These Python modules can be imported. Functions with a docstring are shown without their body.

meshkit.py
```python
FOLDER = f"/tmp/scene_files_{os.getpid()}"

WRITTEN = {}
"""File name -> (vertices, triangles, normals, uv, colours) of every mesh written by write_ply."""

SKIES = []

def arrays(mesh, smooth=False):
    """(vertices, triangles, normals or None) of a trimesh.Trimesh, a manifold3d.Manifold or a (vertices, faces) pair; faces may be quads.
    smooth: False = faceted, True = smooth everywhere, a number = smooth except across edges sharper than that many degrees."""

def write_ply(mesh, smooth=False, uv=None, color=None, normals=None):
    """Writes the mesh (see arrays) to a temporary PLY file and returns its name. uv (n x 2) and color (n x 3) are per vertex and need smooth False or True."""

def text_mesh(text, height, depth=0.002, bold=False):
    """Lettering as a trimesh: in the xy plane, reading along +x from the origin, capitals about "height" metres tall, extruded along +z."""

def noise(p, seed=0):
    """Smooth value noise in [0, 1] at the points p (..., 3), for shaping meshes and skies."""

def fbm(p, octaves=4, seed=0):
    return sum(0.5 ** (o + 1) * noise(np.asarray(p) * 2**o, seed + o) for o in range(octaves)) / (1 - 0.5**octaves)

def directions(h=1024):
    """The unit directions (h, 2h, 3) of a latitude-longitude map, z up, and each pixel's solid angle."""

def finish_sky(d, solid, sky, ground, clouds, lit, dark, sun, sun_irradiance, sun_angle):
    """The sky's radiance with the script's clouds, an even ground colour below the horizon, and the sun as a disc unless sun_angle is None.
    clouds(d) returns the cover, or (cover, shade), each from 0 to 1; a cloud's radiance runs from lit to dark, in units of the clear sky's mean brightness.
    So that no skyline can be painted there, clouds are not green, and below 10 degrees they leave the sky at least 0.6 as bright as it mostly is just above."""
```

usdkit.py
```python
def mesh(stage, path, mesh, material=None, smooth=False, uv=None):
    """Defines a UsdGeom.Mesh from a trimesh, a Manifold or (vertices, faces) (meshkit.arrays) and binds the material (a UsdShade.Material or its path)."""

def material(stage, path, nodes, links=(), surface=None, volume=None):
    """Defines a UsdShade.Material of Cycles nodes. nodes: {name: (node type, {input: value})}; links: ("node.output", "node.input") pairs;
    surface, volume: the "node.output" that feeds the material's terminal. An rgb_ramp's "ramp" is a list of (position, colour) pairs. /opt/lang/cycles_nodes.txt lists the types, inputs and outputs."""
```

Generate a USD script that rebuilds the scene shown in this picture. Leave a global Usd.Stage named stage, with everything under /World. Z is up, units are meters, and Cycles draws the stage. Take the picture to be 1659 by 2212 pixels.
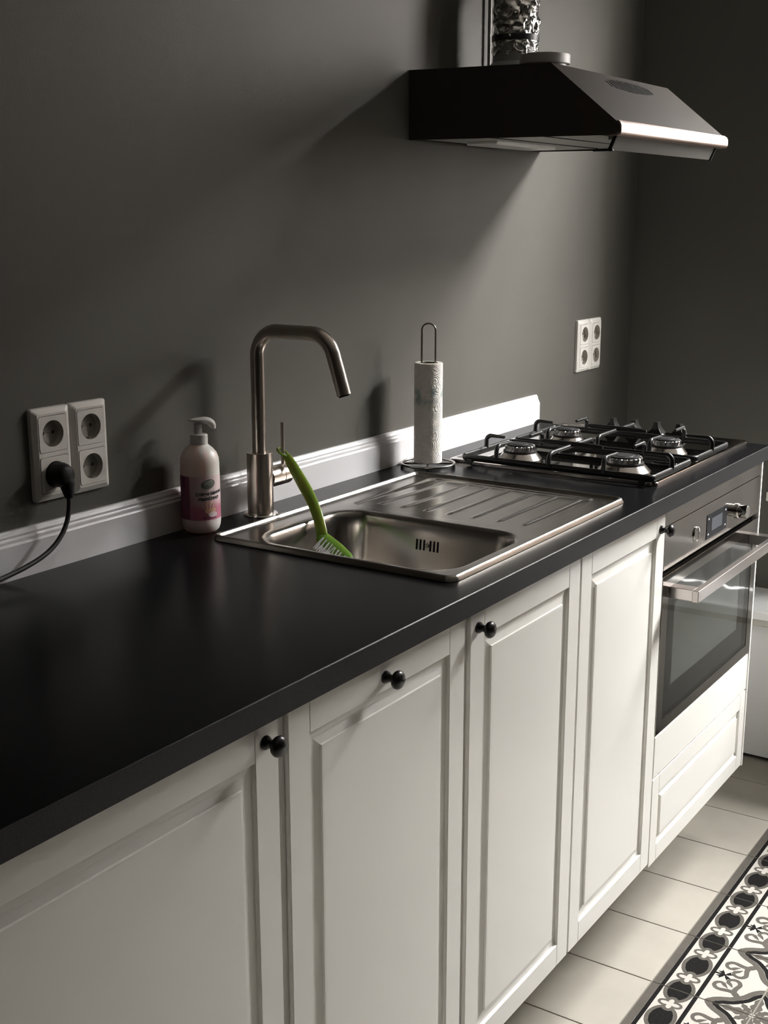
import math, random
import numpy as np
import trimesh
import manifold3d as m3
import shapely
import shapely.affinity as aff
from shapely.geometry import Polygon, LineString, Point, box as sbox
from shapely.ops import unary_union
from trimesh.creation import extrude_polygon
import usdkit, meshkit
from pxr import Usd, UsdGeom, UsdLux, UsdShade, Gf, Sdf, Vt

random.seed(7)
np.random.seed(7)
stage = Usd.Stage.CreateInMemory()
UsdGeom.SetStageUpAxis(stage, UsdGeom.Tokens.z)
UsdGeom.SetStageMetersPerUnit(stage, 1.0)
world = UsdGeom.Xform.Define(stage, '/World')
UsdGeom.Scope.Define(stage, '/World/Looks')

# ------------------------------------------------------------------ camera
F_PX, W_PX = 2705.2, 1659.0
EYE = np.array([-2.2376, -1.4195, 1.4795])
AX, AY, AZ = 0.2331, -0.9872, -0.0011
def _rot(ax, a):
    c, s = math.cos(a), math.sin(a)
    return np.array({'x': [[1, 0, 0], [0, c, -s], [0, s, c]], 'y': [[c, 0, s], [0, 1, 0], [-s, 0, c]], 'z': [[c, -s, 0], [s, c, 0], [0, 0, 1]]}[ax])
ROT = _rot('z', AZ) @ _rot('x', AX) @ _rot('y', AY) @ np.array([[1, 0, 0], [0, 0, -1], [0, 1, 0.]])
cam = UsdGeom.Camera.Define(stage, '/World/camera')
cam.CreateHorizontalApertureAttr(36.0)
cam.CreateVerticalApertureAttr(48.0)
cam.CreateFocalLengthAttr(36.0 * F_PX / W_PX)
cam.CreateClippingRangeAttr(Gf.Vec2f(0.05, 200))
rows = [ROT[0], -ROT[1], -ROT[2], EYE]
cam.AddTransformOp().Set(Gf.Matrix4d(*[float(v) for k, r in enumerate(rows) for v in (*r, 1.0 if k == 3 else 0.0)]))
EXPOSURE = 0.0
cam.CreateExposureAttr(EXPOSURE)

# ------------------------------------------------------------------ light
# daylight: one window in the right wall, out of view, with an added light in one pane; an unseen
# yard wall outside shapes the light of the sky panel above it. No room lamp is on.
LIGHT_COL = (1.0, 0.995, 0.985)
SUN = 9.0
XC, WT = 1.213, 0.10       # right wall, its thickness
WINDOW = dict(y0=-1.80, ym=-1.15, y1=-0.72, z0=0.50, z1=2.40)
YARD_X, YARD_H, SKY_TOP, SKY_Y0, SKY_Y1, SKY = 2.7, 3.0, 4.3, -9.0, 0.8, 145.0  # unseen yard wall and sky panel, sized to shape the daylight
sl = UsdLux.RectLight.Define(stage, '/World/unseen_sky_panel')  # area light out of view, standing for the sky
sl.CreateIntensityAttr(SKY)
sl.CreateColorAttr(Gf.Vec3f(*LIGHT_COL))
sl.CreateWidthAttr(SKY_Y1 - SKY_Y0)
sl.CreateHeightAttr(SKY_TOP - YARD_H)
sl.AddTranslateOp().Set(Gf.Vec3d(YARD_X + .05, (SKY_Y0 + SKY_Y1) / 2, (SKY_TOP + YARD_H) / 2))
sl.AddRotateXYZOp().Set(Gf.Vec3f(90, 0, 90))
sun = UsdLux.DistantLight.Define(stage, '/World/sun')      # out of view; falls only on the unseen yard wall, for pinkish reflections
sun.CreateIntensityAttr(SUN)
sun.CreateAngleAttr(1.0)
sun.CreateColorAttr(Gf.Vec3f(1.0, 0.92, 0.84))
sun.AddRotateXYZOp().Set(Gf.Vec3f(0, -42, 0))
FR, MU = .04, .02     # window frame and half mullion
# added light in the upper near pane, out of view, brightens the wall beyond the hob
PANE_LIGHT, PANE_Z0, PANE_Z1 = 20.0, 1.56, 2.36
pane_light = UsdLux.RectLight.Define(stage, '/World/added_pane_light')
pane_light.CreateIntensityAttr(PANE_LIGHT)
pane_light.CreateColorAttr(Gf.Vec3f(1.0, 0.955, 0.91))
_ya, _yb = WINDOW['ym'] + MU, WINDOW['y1'] - FR
pane_light.CreateWidthAttr(_yb - _ya)
pane_light.CreateHeightAttr(PANE_Z1 - PANE_Z0)
pane_light.AddTranslateOp().Set(Gf.Vec3d(XC + .022, (_ya + _yb) / 2, (PANE_Z0 + PANE_Z1) / 2))
pane_light.AddRotateXYZOp().Set(Gf.Vec3f(90, 0, 90))

# ------------------------------------------------------------------ measured frame (metres)
H = 0.966          # worktop top
TH = 0.0326        # worktop thickness
YW = -0.6023       # worktop front
YD = -0.5877       # face of the doors
CEIL = 3.05
X_LEFT, Y_FRONT = -5.5, -5.0  # left and front walls out of view, set far back to lessen bounced light

# ------------------------------------------------------------------ helpers
used = {}
def number(parent, name):
    k = f'{parent}/{name}'
    n = used.get(k, 0)
    used[k] = n + 1
    return k if n == 0 else f'{k}_{n:03d}'
def setp(p, **kw):
    for k, v in kw.items():
        if v:
            p.SetCustomDataByKey(k, v)
    return p
ORIGIN = {}
def thing(name, loc, label=None, category=None, group=None, kind=None):
    x = UsdGeom.Xform.Define(stage, number('/World', name))
    x.AddTranslateOp().Set(Gf.Vec3d(*[float(v) for v in loc]))
    ORIGIN[str(x.GetPath())] = np.array(loc, float)
    return setp(x.GetPrim(), label=label, category=category, group=group, kind=kind)
def joined(ms):
    if isinstance(ms, (list, tuple)):
        ms = [to_tm(m) for m in ms]
        return trimesh.util.concatenate(ms)
    return to_tm(ms)
def to_tm(m):
    if hasattr(m, 'to_mesh'):
        k = m.to_mesh()
        return trimesh.Trimesh(k.vert_properties[:, :3], k.tri_verts, process=False)
    return m
def part(name, mesh, mat, parent=None, smooth=False, label=None, category=None, group=None, kind=None, uv=None):
    """One Mesh prim; world coordinates in, stored relative to the thing's base."""
    mesh = joined(mesh)
    if parent is None:
        where, o = '/World', np.zeros(3)
        path = number(where, name)
    else:
        where = str(parent.GetPath())
        path = number(where, name)
        o = ORIGIN[where]
    ORIGIN[path] = o
    mm = trimesh.Trimesh(np.asarray(mesh.vertices) - o, mesh.faces, process=False)
    p = usdkit.mesh(stage, path, mm, M[mat], smooth=smooth, uv=uv)
    return setp(p.GetPrim(), label=label, category=category, group=group, kind=kind)
def single(name, mesh, mat, loc, label, category, smooth=False, group=None, kind=None):
    """A thing that is one mesh: a Mesh with its own translate."""
    mesh = joined(mesh)
    path = number('/World', name)
    mm = trimesh.Trimesh(np.asarray(mesh.vertices) - np.array(loc), mesh.faces, process=False)
    p = usdkit.mesh(stage, path, mm, M[mat], smooth=smooth)
    p.AddTranslateOp().Set(Gf.Vec3d(*[float(v) for v in loc]))
    ORIGIN[path] = np.array(loc, float)
    return setp(p.GetPrim(), label=label, category=category, group=group, kind=kind)

def bx(x0, x1, y0, y1, z0, z1, c=0.0):
    """Box, optionally chamfered by c."""
    x0, x1 = min(x0, x1), max(x0, x1); y0, y1 = min(y0, y1), max(y0, y1); z0, z1 = min(z0, z1), max(z0, z1)
    if c <= 0:
        b = trimesh.creation.box((x1 - x0, y1 - y0, z1 - z0))
        b.apply_translation(((x0 + x1) / 2, (y0 + y1) / 2, (z0 + z1) / 2))
        return b
    pts = []
    for sx in (0, 1):
        for sy in (0, 1):
            for sz in (0, 1):
                p = np.array([(x0, x1)[sx], (y0, y1)[sy], (z0, z1)[sz]], float)
                i = np.array([1 - 2 * sx, 1 - 2 * sy, 1 - 2 * sz]) * c
                for k in range(3):
                    q = p + i; q[k] = p[k]; pts.append(q)
    return trimesh.convex.convex_hull(np.array(pts))
def rbox(x0, x1, y0, y1, z0, z1, r=0.003, n=16):
    """Box with rounded edges (hull of spheres)."""
    s = m3.Manifold.sphere(r, n)
    ps = [s.translate((x, y, z)) for x in (x0 + r, x1 - r) for y in (y0 + r, y1 - r) for z in (z0 + r, z1 - r)]
    return to_tm(m3.Manifold.batch_hull(ps))
def lathe(prof, n=48, at=(0, 0, 0), axis='z'):
    """Revolve (radius, height) pairs; axis '-y' points the height out of the wall."""
    p = np.asarray(prof, float)
    a = np.arange(n) * 2 * np.pi / n
    v = np.stack([p[:, None, 0] * np.cos(a), p[:, None, 0] * np.sin(a), np.broadcast_to(p[:, 1:2], (len(p), n))], -1).reshape(-1, 3)
    f = []
    for i in range(len(p) - 1):
        for j in range(n):
            k = (j + 1) % n
            q = [i * n + j, i * n + k, (i + 1) * n + k, (i + 1) * n + j]
            if p[i, 0] > 1e-9: f.append([q[0], q[1], q[2]] if p[i + 1, 0] > 1e-9 else [q[0], q[1], q[2]])
            if p[i + 1, 0] > 1e-9: f.append([q[0], q[2], q[3]])
    m = trimesh.Trimesh(v, np.array(f), process=False)
    if axis == '-y':
        m.vertices = np.stack([v[:, 0], -v[:, 2], v[:, 1]], 1)
    elif axis == 'x':
        m.vertices = np.stack([v[:, 2], v[:, 0], v[:, 1]], 1)
    m.apply_translation(at)
    return m
def tube(pts, r, sides=14, caps=True, closed=False, flat=None):
    """Sweep a round (or flat=(half width, half height, side vector)) section along a polyline."""
    p = np.asarray(pts, float)
    n = len(p)
    if closed:
        t = np.roll(p, -1, 0) - np.roll(p, 1, 0)
    else:
        t = np.gradient(p, axis=0)
    t /= np.linalg.norm(t, axis=1, keepdims=True)
    ref = np.array([0, 0, 1.0]) if abs(t[0, 2]) < 0.9 else np.array([0, 1.0, 0])
    if flat is not None: ref = np.asarray(flat, float)
    a = np.cross(t[0], ref); a /= np.linalg.norm(a)
    A = []
    for k in range(n):
        a = a - t[k] * (a @ t[k]); a /= np.linalg.norm(a); A.append(a.copy())
    A = np.array(A); B = np.cross(t, A)
    ang = np.arange(sides) * 2 * np.pi / sides
    r = np.asarray(r, float)
    if r.ndim == 2:
        ra, rb = r[:, 0], r[:, 1]
    else:
        ra = rb = np.broadcast_to(r, (n,))
    v = p[:, None] + (ra[:, None] * np.cos(ang))[..., None] * A[:, None] + (rb[:, None] * np.sin(ang))[..., None] * B[:, None]
    v = v.reshape(-1, 3); f = []
    for i in range(n if closed else n - 1):
        for j in range(sides):
            k = (j + 1) % sides; i2 = (i + 1) % n
            q = [i * sides + j, i * sides + k, i2 * sides + k, i2 * sides + j]
            f += [[q[0], q[1], q[2]], [q[0], q[2], q[3]]]
    if caps and not closed:
        v = np.vstack([v, p[:1], p[-1:]]); c0, c1 = len(v) - 2, len(v) - 1
        for j in range(sides):
            k = (j + 1) % sides
            f += [[c0, k, j], [c1, (n - 1) * sides + j, (n - 1) * sides + k]]
    m = trimesh.Trimesh(v, np.array(f), process=False)
    return m
def fillet(pts, rad, n=8):
    """Polyline with its corners rounded."""
    p = [np.asarray(q, float) for q in pts]; out = [p[0]]
    for i in range(1, len(p) - 1):
        a, b, c = p[i - 1], p[i], p[i + 1]
        u, w = a - b, c - b; lu, lw = np.linalg.norm(u), np.linalg.norm(w); u /= lu; w /= lw
        th = math.acos(np.clip(u @ w, -1, 1)); d = min(rad / math.tan(th / 2), lu * .49, lw * .49)
        rr = d * math.tan(th / 2)
        bis = (u + w); bis /= np.linalg.norm(bis); cen = b + bis * rr / math.sin(th / 2)
        s, e = b + u * d - cen, b + w * d - cen
        om = math.acos(np.clip(s @ e / (np.linalg.norm(s) * np.linalg.norm(e)), -1, 1))
        for k in range(n + 1):
            q = k / n
            out.append(cen + (math.sin((1 - q) * om) * s + math.sin(q * om) * e) / math.sin(om))
    out.append(p[-1])
    return np.array(out)
def spline(pts, n=40):
    from scipy.interpolate import CubicSpline
    p = np.asarray(pts, float)
    d = np.concatenate([[0], np.cumsum(np.linalg.norm(np.diff(p, axis=0), axis=1))])
    return CubicSpline(d, p)(np.linspace(0, d[-1], n))
def extrude(poly, h):
    gs = [g for g in getattr(poly, 'geoms', [poly]) if g.geom_type == 'Polygon' and g.area > 1e-10]
    return trimesh.util.concatenate([extrude_polygon(g, h, engine='earcut') for g in gs])
def extrude_x(poly, x0, x1):
    """Polygon in (y, z) swept along x."""
    m = extrude(poly, x1 - x0); v = np.array(m.vertices)
    m.vertices = np.stack([v[:, 2] + x0, v[:, 0], v[:, 1]], 1)
    return m
def wall_extrude(poly, y_back, depth):
    """Polygon in (x, z), its back at y_back, swept out of the wall (towards -y)."""
    m = extrude(poly, depth); v = np.array(m.vertices)
    m.vertices = np.stack([v[:, 0], y_back - v[:, 2], v[:, 1]], 1)
    m.invert() if m.volume < 0 else None
    return m
def fuse(ms):
    return to_tm(m3.Manifold.batch_boolean([mf(m) for m in ms], m3.OpType.Add))
def mf(m):
    m = to_tm(m).copy(); m.merge_vertices(); trimesh.repair.fix_normals(m)
    return m3.Manifold(m3.Mesh(np.asarray(m.vertices, np.float32), np.asarray(m.faces, np.uint32)))
def rrect(x0, x1, y0, y1, r):
    return sbox(x0 + r, y0 + r, x1 - r, y1 - r).buffer(r, 8)

# ------------------------------------------------------------------ materials
M = {}
def mat(name, color, rough=0.5, metal=0.0, noise=None, bump=None, ior=1.5, spec=0.5, aniso=None, coat=0.0, extra=None):
    nodes = {'geo': ('texture_coordinate', {}), 'p': ('principled_bsdf', {'base_color': color, 'roughness': rough, 'metallic': metal, 'ior': ior, 'specular_ior_level': spec, 'coat_weight': coat, **(extra or {})})}
    links = []
    if noise:      # (scale, amount, detail[, stretch])
        st = noise[3] if len(noise) > 3 else (1, 1, 1)
        nodes['map'] = ('mapping', {'scale': tuple(noise[0] * s for s in st)})
        nodes['n'] = ('noise_texture', {'scale': 1.0, 'detail': noise[2], 'roughness': 0.6})
        lo = tuple(c * (1 - noise[1]) for c in color); hi = tuple(min(1, c * (1 + noise[1])) for c in color)
        nodes['r'] = ('rgb_ramp', {'ramp': [(0.3, lo), (0.7, hi)]})
        links += [('geo.object', 'map.vector'), ('map.vector', 'n.vector'), ('n.fac', 'r.fac'), ('r.color', 'p.base_color')]
    if bump:       # (scale, strength, distance[, stretch])
        st = bump[3] if len(bump) > 3 else (1, 1, 1)
        nodes['bm'] = ('mapping', {'scale': tuple(bump[0] * s for s in st)})
        nodes['bn'] = ('noise_texture', {'scale': 1.0, 'detail': 3.0})
        nodes['b'] = ('bump', {'strength': bump[1], 'distance': bump[2]})
        links += [('geo.object', 'bm.vector'), ('bm.vector', 'bn.vector'), ('bn.fac', 'b.height'), ('b.normal', 'p.normal')]
    M[name] = usdkit.material(stage, f'/World/Looks/{name}', nodes, links, surface='p.BSDF')

def wall_material():
    """Grey-brown wall paint with a few rubbed, slightly darker touch-up spots above the sink."""
    spots = [(-0.567, 1.513, .05), (-0.23, 1.50, .045), (-0.29, 1.55, .06), (-0.524, 1.373, .05), (-0.10, 1.62, .05)]
    nodes = {'tc': ('geometry', {}), 'n': ('noise_texture', {'scale': 2.2, 'detail': 3.0}), 'n2': ('noise_texture', {'scale': 38.0, 'detail': 3.0}),
             'r': ('rgb_ramp', {'ramp': [(0.3, (.080,.0755,.065)), (0.7, (.095,.0895,.0765))]}),
             'bn': ('noise_texture', {'scale': 260.0, 'detail': 2.0}), 'b': ('bump', {'strength': 0.12, 'distance': 0.001}),
             'p': ('principled_bsdf', {'roughness': 0.55, 'specular_ior_level': 0.35})}
    links = [('tc.position', 'n.vector'), ('tc.position', 'n2.vector'), ('tc.position', 'bn.vector'), ('n.fac', 'r.fac'), ('bn.fac', 'b.height'), ('b.normal', 'p.normal')]
    last = 'r.color'
    for k, (x, z, rad) in enumerate(spots):
        nodes[f'd{k}'] = ('vector_math', {'math_type': 'distance', 'vector2': (x, 0.0, z)})
        nodes[f'a{k}'] = ('math', {'math_type': 'multiply_add', 'value2': 0.07, 'value3': -0.035})
        nodes[f's{k}'] = ('math', {'math_type': 'add'})
        nodes[f'm{k}'] = ('map_range', {'range_type': 'smoothstep', 'from_min': rad * .45, 'from_max': rad, 'to_min': 0.13, 'to_max': 0.0, 'clamp': True})
        nodes[f'x{k}'] = ('mix_color', {'blend_type': 'mix', 'b': (.06, .055, .05)})
        links += [('tc.position', f'd{k}.vector1'), ('n2.fac', f'a{k}.value1'), (f'd{k}.value', f's{k}.value1'), (f'a{k}.value', f's{k}.value2'), (f's{k}.value', f'm{k}.value'), (f'm{k}.result', f'x{k}.fac'), (last, f'x{k}.a')]
        last = f'x{k}.result'
    links.append((last, 'p.base_color'))
    M['wall'] = usdkit.material(stage, '/World/Looks/wall', nodes, links, surface='p.BSDF')
wall_material()

def label_material():
    """Printed soap label: pink, paler towards the right, purple at the left and a magenta foot."""
    nodes = {'tc': ('texture_coordinate', {}), 's': ('separate_xyz', {}), 'n': ('noise_texture', {'scale': 60.0, 'detail': 3.0}),
             'm1': ('map_range', {'range_type': 'smoothstep', 'from_min': 0.34, 'from_max': 0.62, 'to_min': 0.0, 'to_max': 1.0, 'clamp': True}),
             'm2': ('map_range', {'range_type': 'smoothstep', 'from_min': 0.20, 'from_max': 0.55, 'to_min': 1.0, 'to_max': 0.0, 'clamp': True}),
             'c1': ('mix_color', {'a': (.40, .13, .17), 'b': (.74, .60, .60)}), 'c2': ('mix_color', {'b': (.50, .15, .23)}),
             'p': ('principled_bsdf', {'roughness': 0.35})}
    links = [('tc.UV', 's.vector'), ('tc.UV', 'n.vector'), ('s.x', 'm1.value'), ('s.y', 'm2.value'), ('m1.result', 'c1.fac'), ('c1.result', 'c2.a'), ('m2.result', 'c2.fac'), ('c2.result', 'p.base_color')]
    M['label'] = usdkit.material(stage, '/World/Looks/label', nodes, links, surface='p.BSDF')
label_material()

def glass_pane(name, tint=(1, 1, 1), rough=0.0, f0=0.05):
    """Thin glass: clear, with a mirror share that rises towards grazing angles (the same from both sides)."""
    M[name] = usdkit.material(stage, f'/World/Looks/{name}', {'f': ('layer_weight', {'blend': 0.5}), 'w': ('math', {'math_type': 'power', 'value2': 5.0}), 'k': ('math', {'math_type': 'multiply_add', 'value2': 1 - f0, 'value3': f0}),
        't': ('transparent_bsdf', {'color': tint}), 'g': ('glossy_bsdf', {'color': (1, 1, 1), 'roughness': rough}), 'm': ('mix_closure', {})},
        [('f.facing', 'w.value1'), ('w.value', 'k.value1'), ('k.value', 'm.fac'), ('t.BSDF', 'm.closure1'), ('g.BSDF', 'm.closure2')], surface='m.closure')
glass_pane('window_glass', f0=.02)
glass_pane('oven_glass', (.80, .81, .80), 0.0, .02)

mat('visor_glass', (.13, .125, .115), .5, spec=.03, extra={'alpha': .7})
mat('ceiling', (.72, .70, .66), .8)
mat('door_white', (.80, .782, .735), .27, bump=(180, .04, .0005))
mat('carcass', (.62, .60, .56), .5)
mat('upstand', (.66, .65, .66), .32)
mat('worktop', (.0042, .0042, .0048), .24, noise=(900, .5, 2), bump=(700, .03, .0003), spec=.10)
mat('worktop_edge', (.015, .016, .0175), .42, noise=(700, .45, 2), spec=.2)
mat('knob_black', (.010, .009, .009), .28, bump=(300, .1, .0004))
mat('steel', (.50, .47, .44), .24, 1.0, bump=(60, .03, .0004, (1, 12, 12)))
mat('sink_steel', (.38, .36, .335), .22, 1.0, noise=(14, .06, 3))
mat('faucet_steel', (.52, .46, .41), .27, 1.0, bump=(300, .03, .0002, (14, 14, 1)))
mat('chrome', (.70, .68, .66), .08, 1.0)
mat('hood_metal', (.042, .036, .031), .60, 0.0, bump=(220, .05, .0003), spec=.08)
mat('lip_pink_reflection', (.50, .40, .35), .42, 1.0)  # pinkish window reflection put into the lip metal colour
mat('filter_grey', (.34, .33, .31), .45, .6)
mat('foil', (.72, .71, .69), .20, 1.0)
mat('grey_plastic', (.27, .265, .25), .5)
mat('cap_plastic', (.42, .41, .39), .45)
mat('dark_clamp', (.05, .05, .05), .4, .6)
mat('lamp_lens', (.75, .75, .72), .2)
mat('socket_white', (.74, .71, .66), .32)
mat('socket_well', (.40, .375, .33), .4)
mat('black_plastic', (.007, .007, .007), .5, spec=.25)
mat('black_rubber', (.012, .012, .012), .5)
mat('soap_white', (.74, .70, .66), .38, extra={'subsurface_weight': .15, 'subsurface_scale': .01})
mat('pump_white', (.62, .60, .57), .35)
mat('ink', (.015, .012, .025), .5)
mat('logo_grey', (.17, .185, .155), .45)
mat('logo_pale', (.50, .51, .46), .45)
mat('print_skin', (.66, .40, .27), .45)
mat('print_pink', (.70, .22, .34), .45)
mat('print_purple', (.22, .06, .11), .45)
mat('print_pale', (.74, .60, .62), .45)
mat('brush_green', (.095, .215, .018), .28, extra={'subsurface_weight': .1, 'subsurface_scale': .006})
mat('bristle_white', (.78, .78, .78), .5)
mat('towel_wire', (.46, .43, .40), .24, 1.0)
mat('paper_core', (.25, .2, .15), .8)
mat('hob_glassy', (.30, .285, .27), .06, 1.0)
mat('hob_steel', (.46, .43, .41), .10, 1.0)
mat('burner_steel', (.55, .51, .48), .17, 1.0)
mat('burner_crown', (.50, .49, .48), .25, 1.0)
mat('burner_cap', (.014, .013, .012), .55, spec=.2)
mat('cast_iron', (.008, .008, .008), .34)
mat('knob_dark', (.018, .017, .016), .25, .2)
mat('oven_steel', (.30, .285, .265), .085, 1.0, bump=(40, .015, .0003, (1, 10, 10)))
mat('handle_steel', (.52, .48, .46), .26, 1.0)
mat('display_glass', (.012, .013, .016), .2, spec=.1)
mat('display_lcd', (.055, .065, .078), .2)
mat('mark_white', (.5, .5, .5), .5)
mat('oven_cavity', (.20, .212, .20), .5)
mat('oven_black', (.005, .005, .005), .4, spec=.08)
mat('tile_cream', (.325, .302, .262), .62, spec=.10, noise=(9, .05, 4), bump=(30, .05, .001))
mat('tile_base', (.37, .352, .318), .62, spec=.10, noise=(12, .05, 4))
mat('tile_grey', (.082, .075, .065), .62, spec=.04, noise=(40, .08, 3))
mat('tile_dark', (.009, .0085, .008), .7, spec=.03, noise=(220, .35, 2))
mat('grout', (.16, .145, .12), .9)
mat('bench_white', (.84, .84, .84), .35)
mat('bench_lip', (.50, .47, .43), .4)
mat('window_white', (.78, .78, .76), .35)
mat('asphalt', (.12, .12, .12), .9)
mat('yard_wall_pink', (.58, .46, .40), .85, noise=(3, .12, 4))  # pink of the unseen yard wall, tints reflections
mat('facade_trim', (.72, .66, .58), .8)
mat('roof_tile', (.20, .12, .09), .8)
mat('facade_pane', (.03, .035, .04), .1)
mat('pipe_grey', (.22, .21, .20), .3, .5)

M['curtain'] = usdkit.material(stage, '/World/Looks/curtain', {'d': ('diffuse_bsdf', {'color': (.46, .455, .44)}), 't': ('translucent_bsdf', {'color': (.7, .69, .67)}), 'm': ('mix_closure', {'fac': .07}), 'x': ('transparent_bsdf', {}), 'q': ('mix_closure', {'fac': .10})}, [('d.BSDF', 'm.closure1'), ('t.BSDF', 'm.closure2'), ('m.closure', 'q.closure1'), ('x.BSDF', 'q.closure2')], surface='q.closure')
def paper_material():
    """White kitchen paper, quilted in wavy rings, with a faded blue-green print band."""
    nodes = {'tc': ('texture_coordinate', {}), 's': ('separate_xyz', {}), 'v': ('voronoi_texture', {'scale': 38.0, 'feature': 'f1'}),
             'k': ('math', {'math_type': 'multiply', 'value2': 58.0}), 'w': ('math', {'math_type': 'sine'}), 'b': ('bump', {'strength': 0.5, 'distance': 0.0007}),
             'n': ('noise_texture', {'scale': 34.0, 'detail': 2.5}), 'band': ('rgb_ramp', {'ramp': [(0.50, (0, 0, 0)), (0.60, (1, 1, 1)), (0.69, (1, 1, 1)), (0.77, (0, 0, 0))]}),
             'nr': ('rgb_ramp', {'ramp': [(0.46, (0, 0, 0)), (0.62, (.75, .75, .75))]}), 'zz': ('math', {'math_type': 'multiply', 'value2': 1 / .217}),
             'mm': ('mix_color', {'blend_type': 'multiply', 'fac': 1.0}), 'bw': ('rgb_to_bw', {}),
             'c': ('mix_color', {'a': (.80, .77, .71), 'b': (.20, .30, .31)}), 'p': ('principled_bsdf', {'roughness': .9, 'specular_ior_level': .1})}
    links = [('tc.object', 's.vector'), ('tc.object', 'v.vector'), ('v.distance', 'k.value1'), ('k.value', 'w.value1'), ('w.value', 'b.height'), ('b.normal', 'p.normal'),
             ('tc.object', 'n.vector'), ('s.z', 'zz.value1'), ('zz.value', 'band.fac'), ('n.fac', 'nr.fac'), ('band.color', 'mm.a'), ('nr.color', 'mm.b'), ('mm.result', 'bw.color'), ('bw.val', 'c.fac'), ('c.result', 'p.base_color')]
    M['paper'] = usdkit.material(stage, '/World/Looks/paper', nodes, links, surface='p.BSDF')
paper_material()

# ================================================================== the room
part('wall_back', bx(X_LEFT - .2, XC + WT, 0, .2, -.1, CEIL), 'wall', kind='structure', label='matt grey-brown painted wall behind the worktop')
w = WINDOW
wr = [bx(XC, XC + WT, w['y1'], 0, -.1, CEIL), bx(XC, XC + WT, Y_FRONT, w['y0'], -.1, CEIL), bx(XC, XC + WT, w['y0'], w['y1'], -.1, w['z0']), bx(XC, XC + WT, w['y0'], w['y1'], w['z1'], CEIL)]
part('wall_right', fuse(wr), 'wall', kind='structure', label='dark grey-brown wall on the right beyond the hob')
part('wall_left', bx(X_LEFT - .2, X_LEFT, Y_FRONT, 0, -.1, CEIL), 'wall', kind='structure')
part('wall_front', bx(X_LEFT - .2, XC + WT, Y_FRONT - .2, Y_FRONT, -.1, CEIL), 'wall', kind='structure')
part('ceiling', bx(X_LEFT - .2, XC + WT, Y_FRONT - .2, .2, CEIL, CEIL + .2), 'ceiling', kind='structure')

# moulded skirting board used as the upstand behind the worktop
XS = 0.606
prof = [(0, 0), (-.0151, 0), (-.0151, .050), (-.0135, .0525), (-.0125, .0535), (-.0125, .0565), (-.0105, .058), (-.0095, .060), (-.0095, .0635), (-.0075, .0665), (-.006, .070), (0, .070)]
part('trim_1', extrude_x(Polygon([(y, H + z) for y, z in prof]), -1.85, XS), 'upstand', kind='structure', label='white moulded skirting board standing on the black worktop against the wall')

# the window in the right wall and the yard wall outside, both out of view, shaping the daylight
yc = w['ym']
win = thing('window_1', (XC + .03, yc, w['z0']), kind='structure')
fx0, fx1 = XC + .03, XC + .07
for a in ((w['y0'], w['y0'] + FR, w['z0'], w['z1']), (w['y1'] - FR, w['y1'], w['z0'], w['z1']), (w['y0'] + FR, w['y1'] - FR, w['z0'], w['z0'] + FR), (w['y0'] + FR, w['y1'] - FR, w['z1'] - FR, w['z1'])):
    part('frame', bx(fx0, fx1, *a, c=.003), 'window_white', win)
part('mullion', bx(fx0, fx1, yc - MU, yc + MU, w['z0'] + FR, w['z1'] - FR, .003), 'window_white', win)
for a in ((w['y0'] + FR, yc - MU), (yc + MU, w['y1'] - FR)):
    part('pane', bx(fx0 + .018, fx0 + .022, *a, w['z0'] + FR, w['z1'] - FR), 'window_glass', win)
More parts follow.
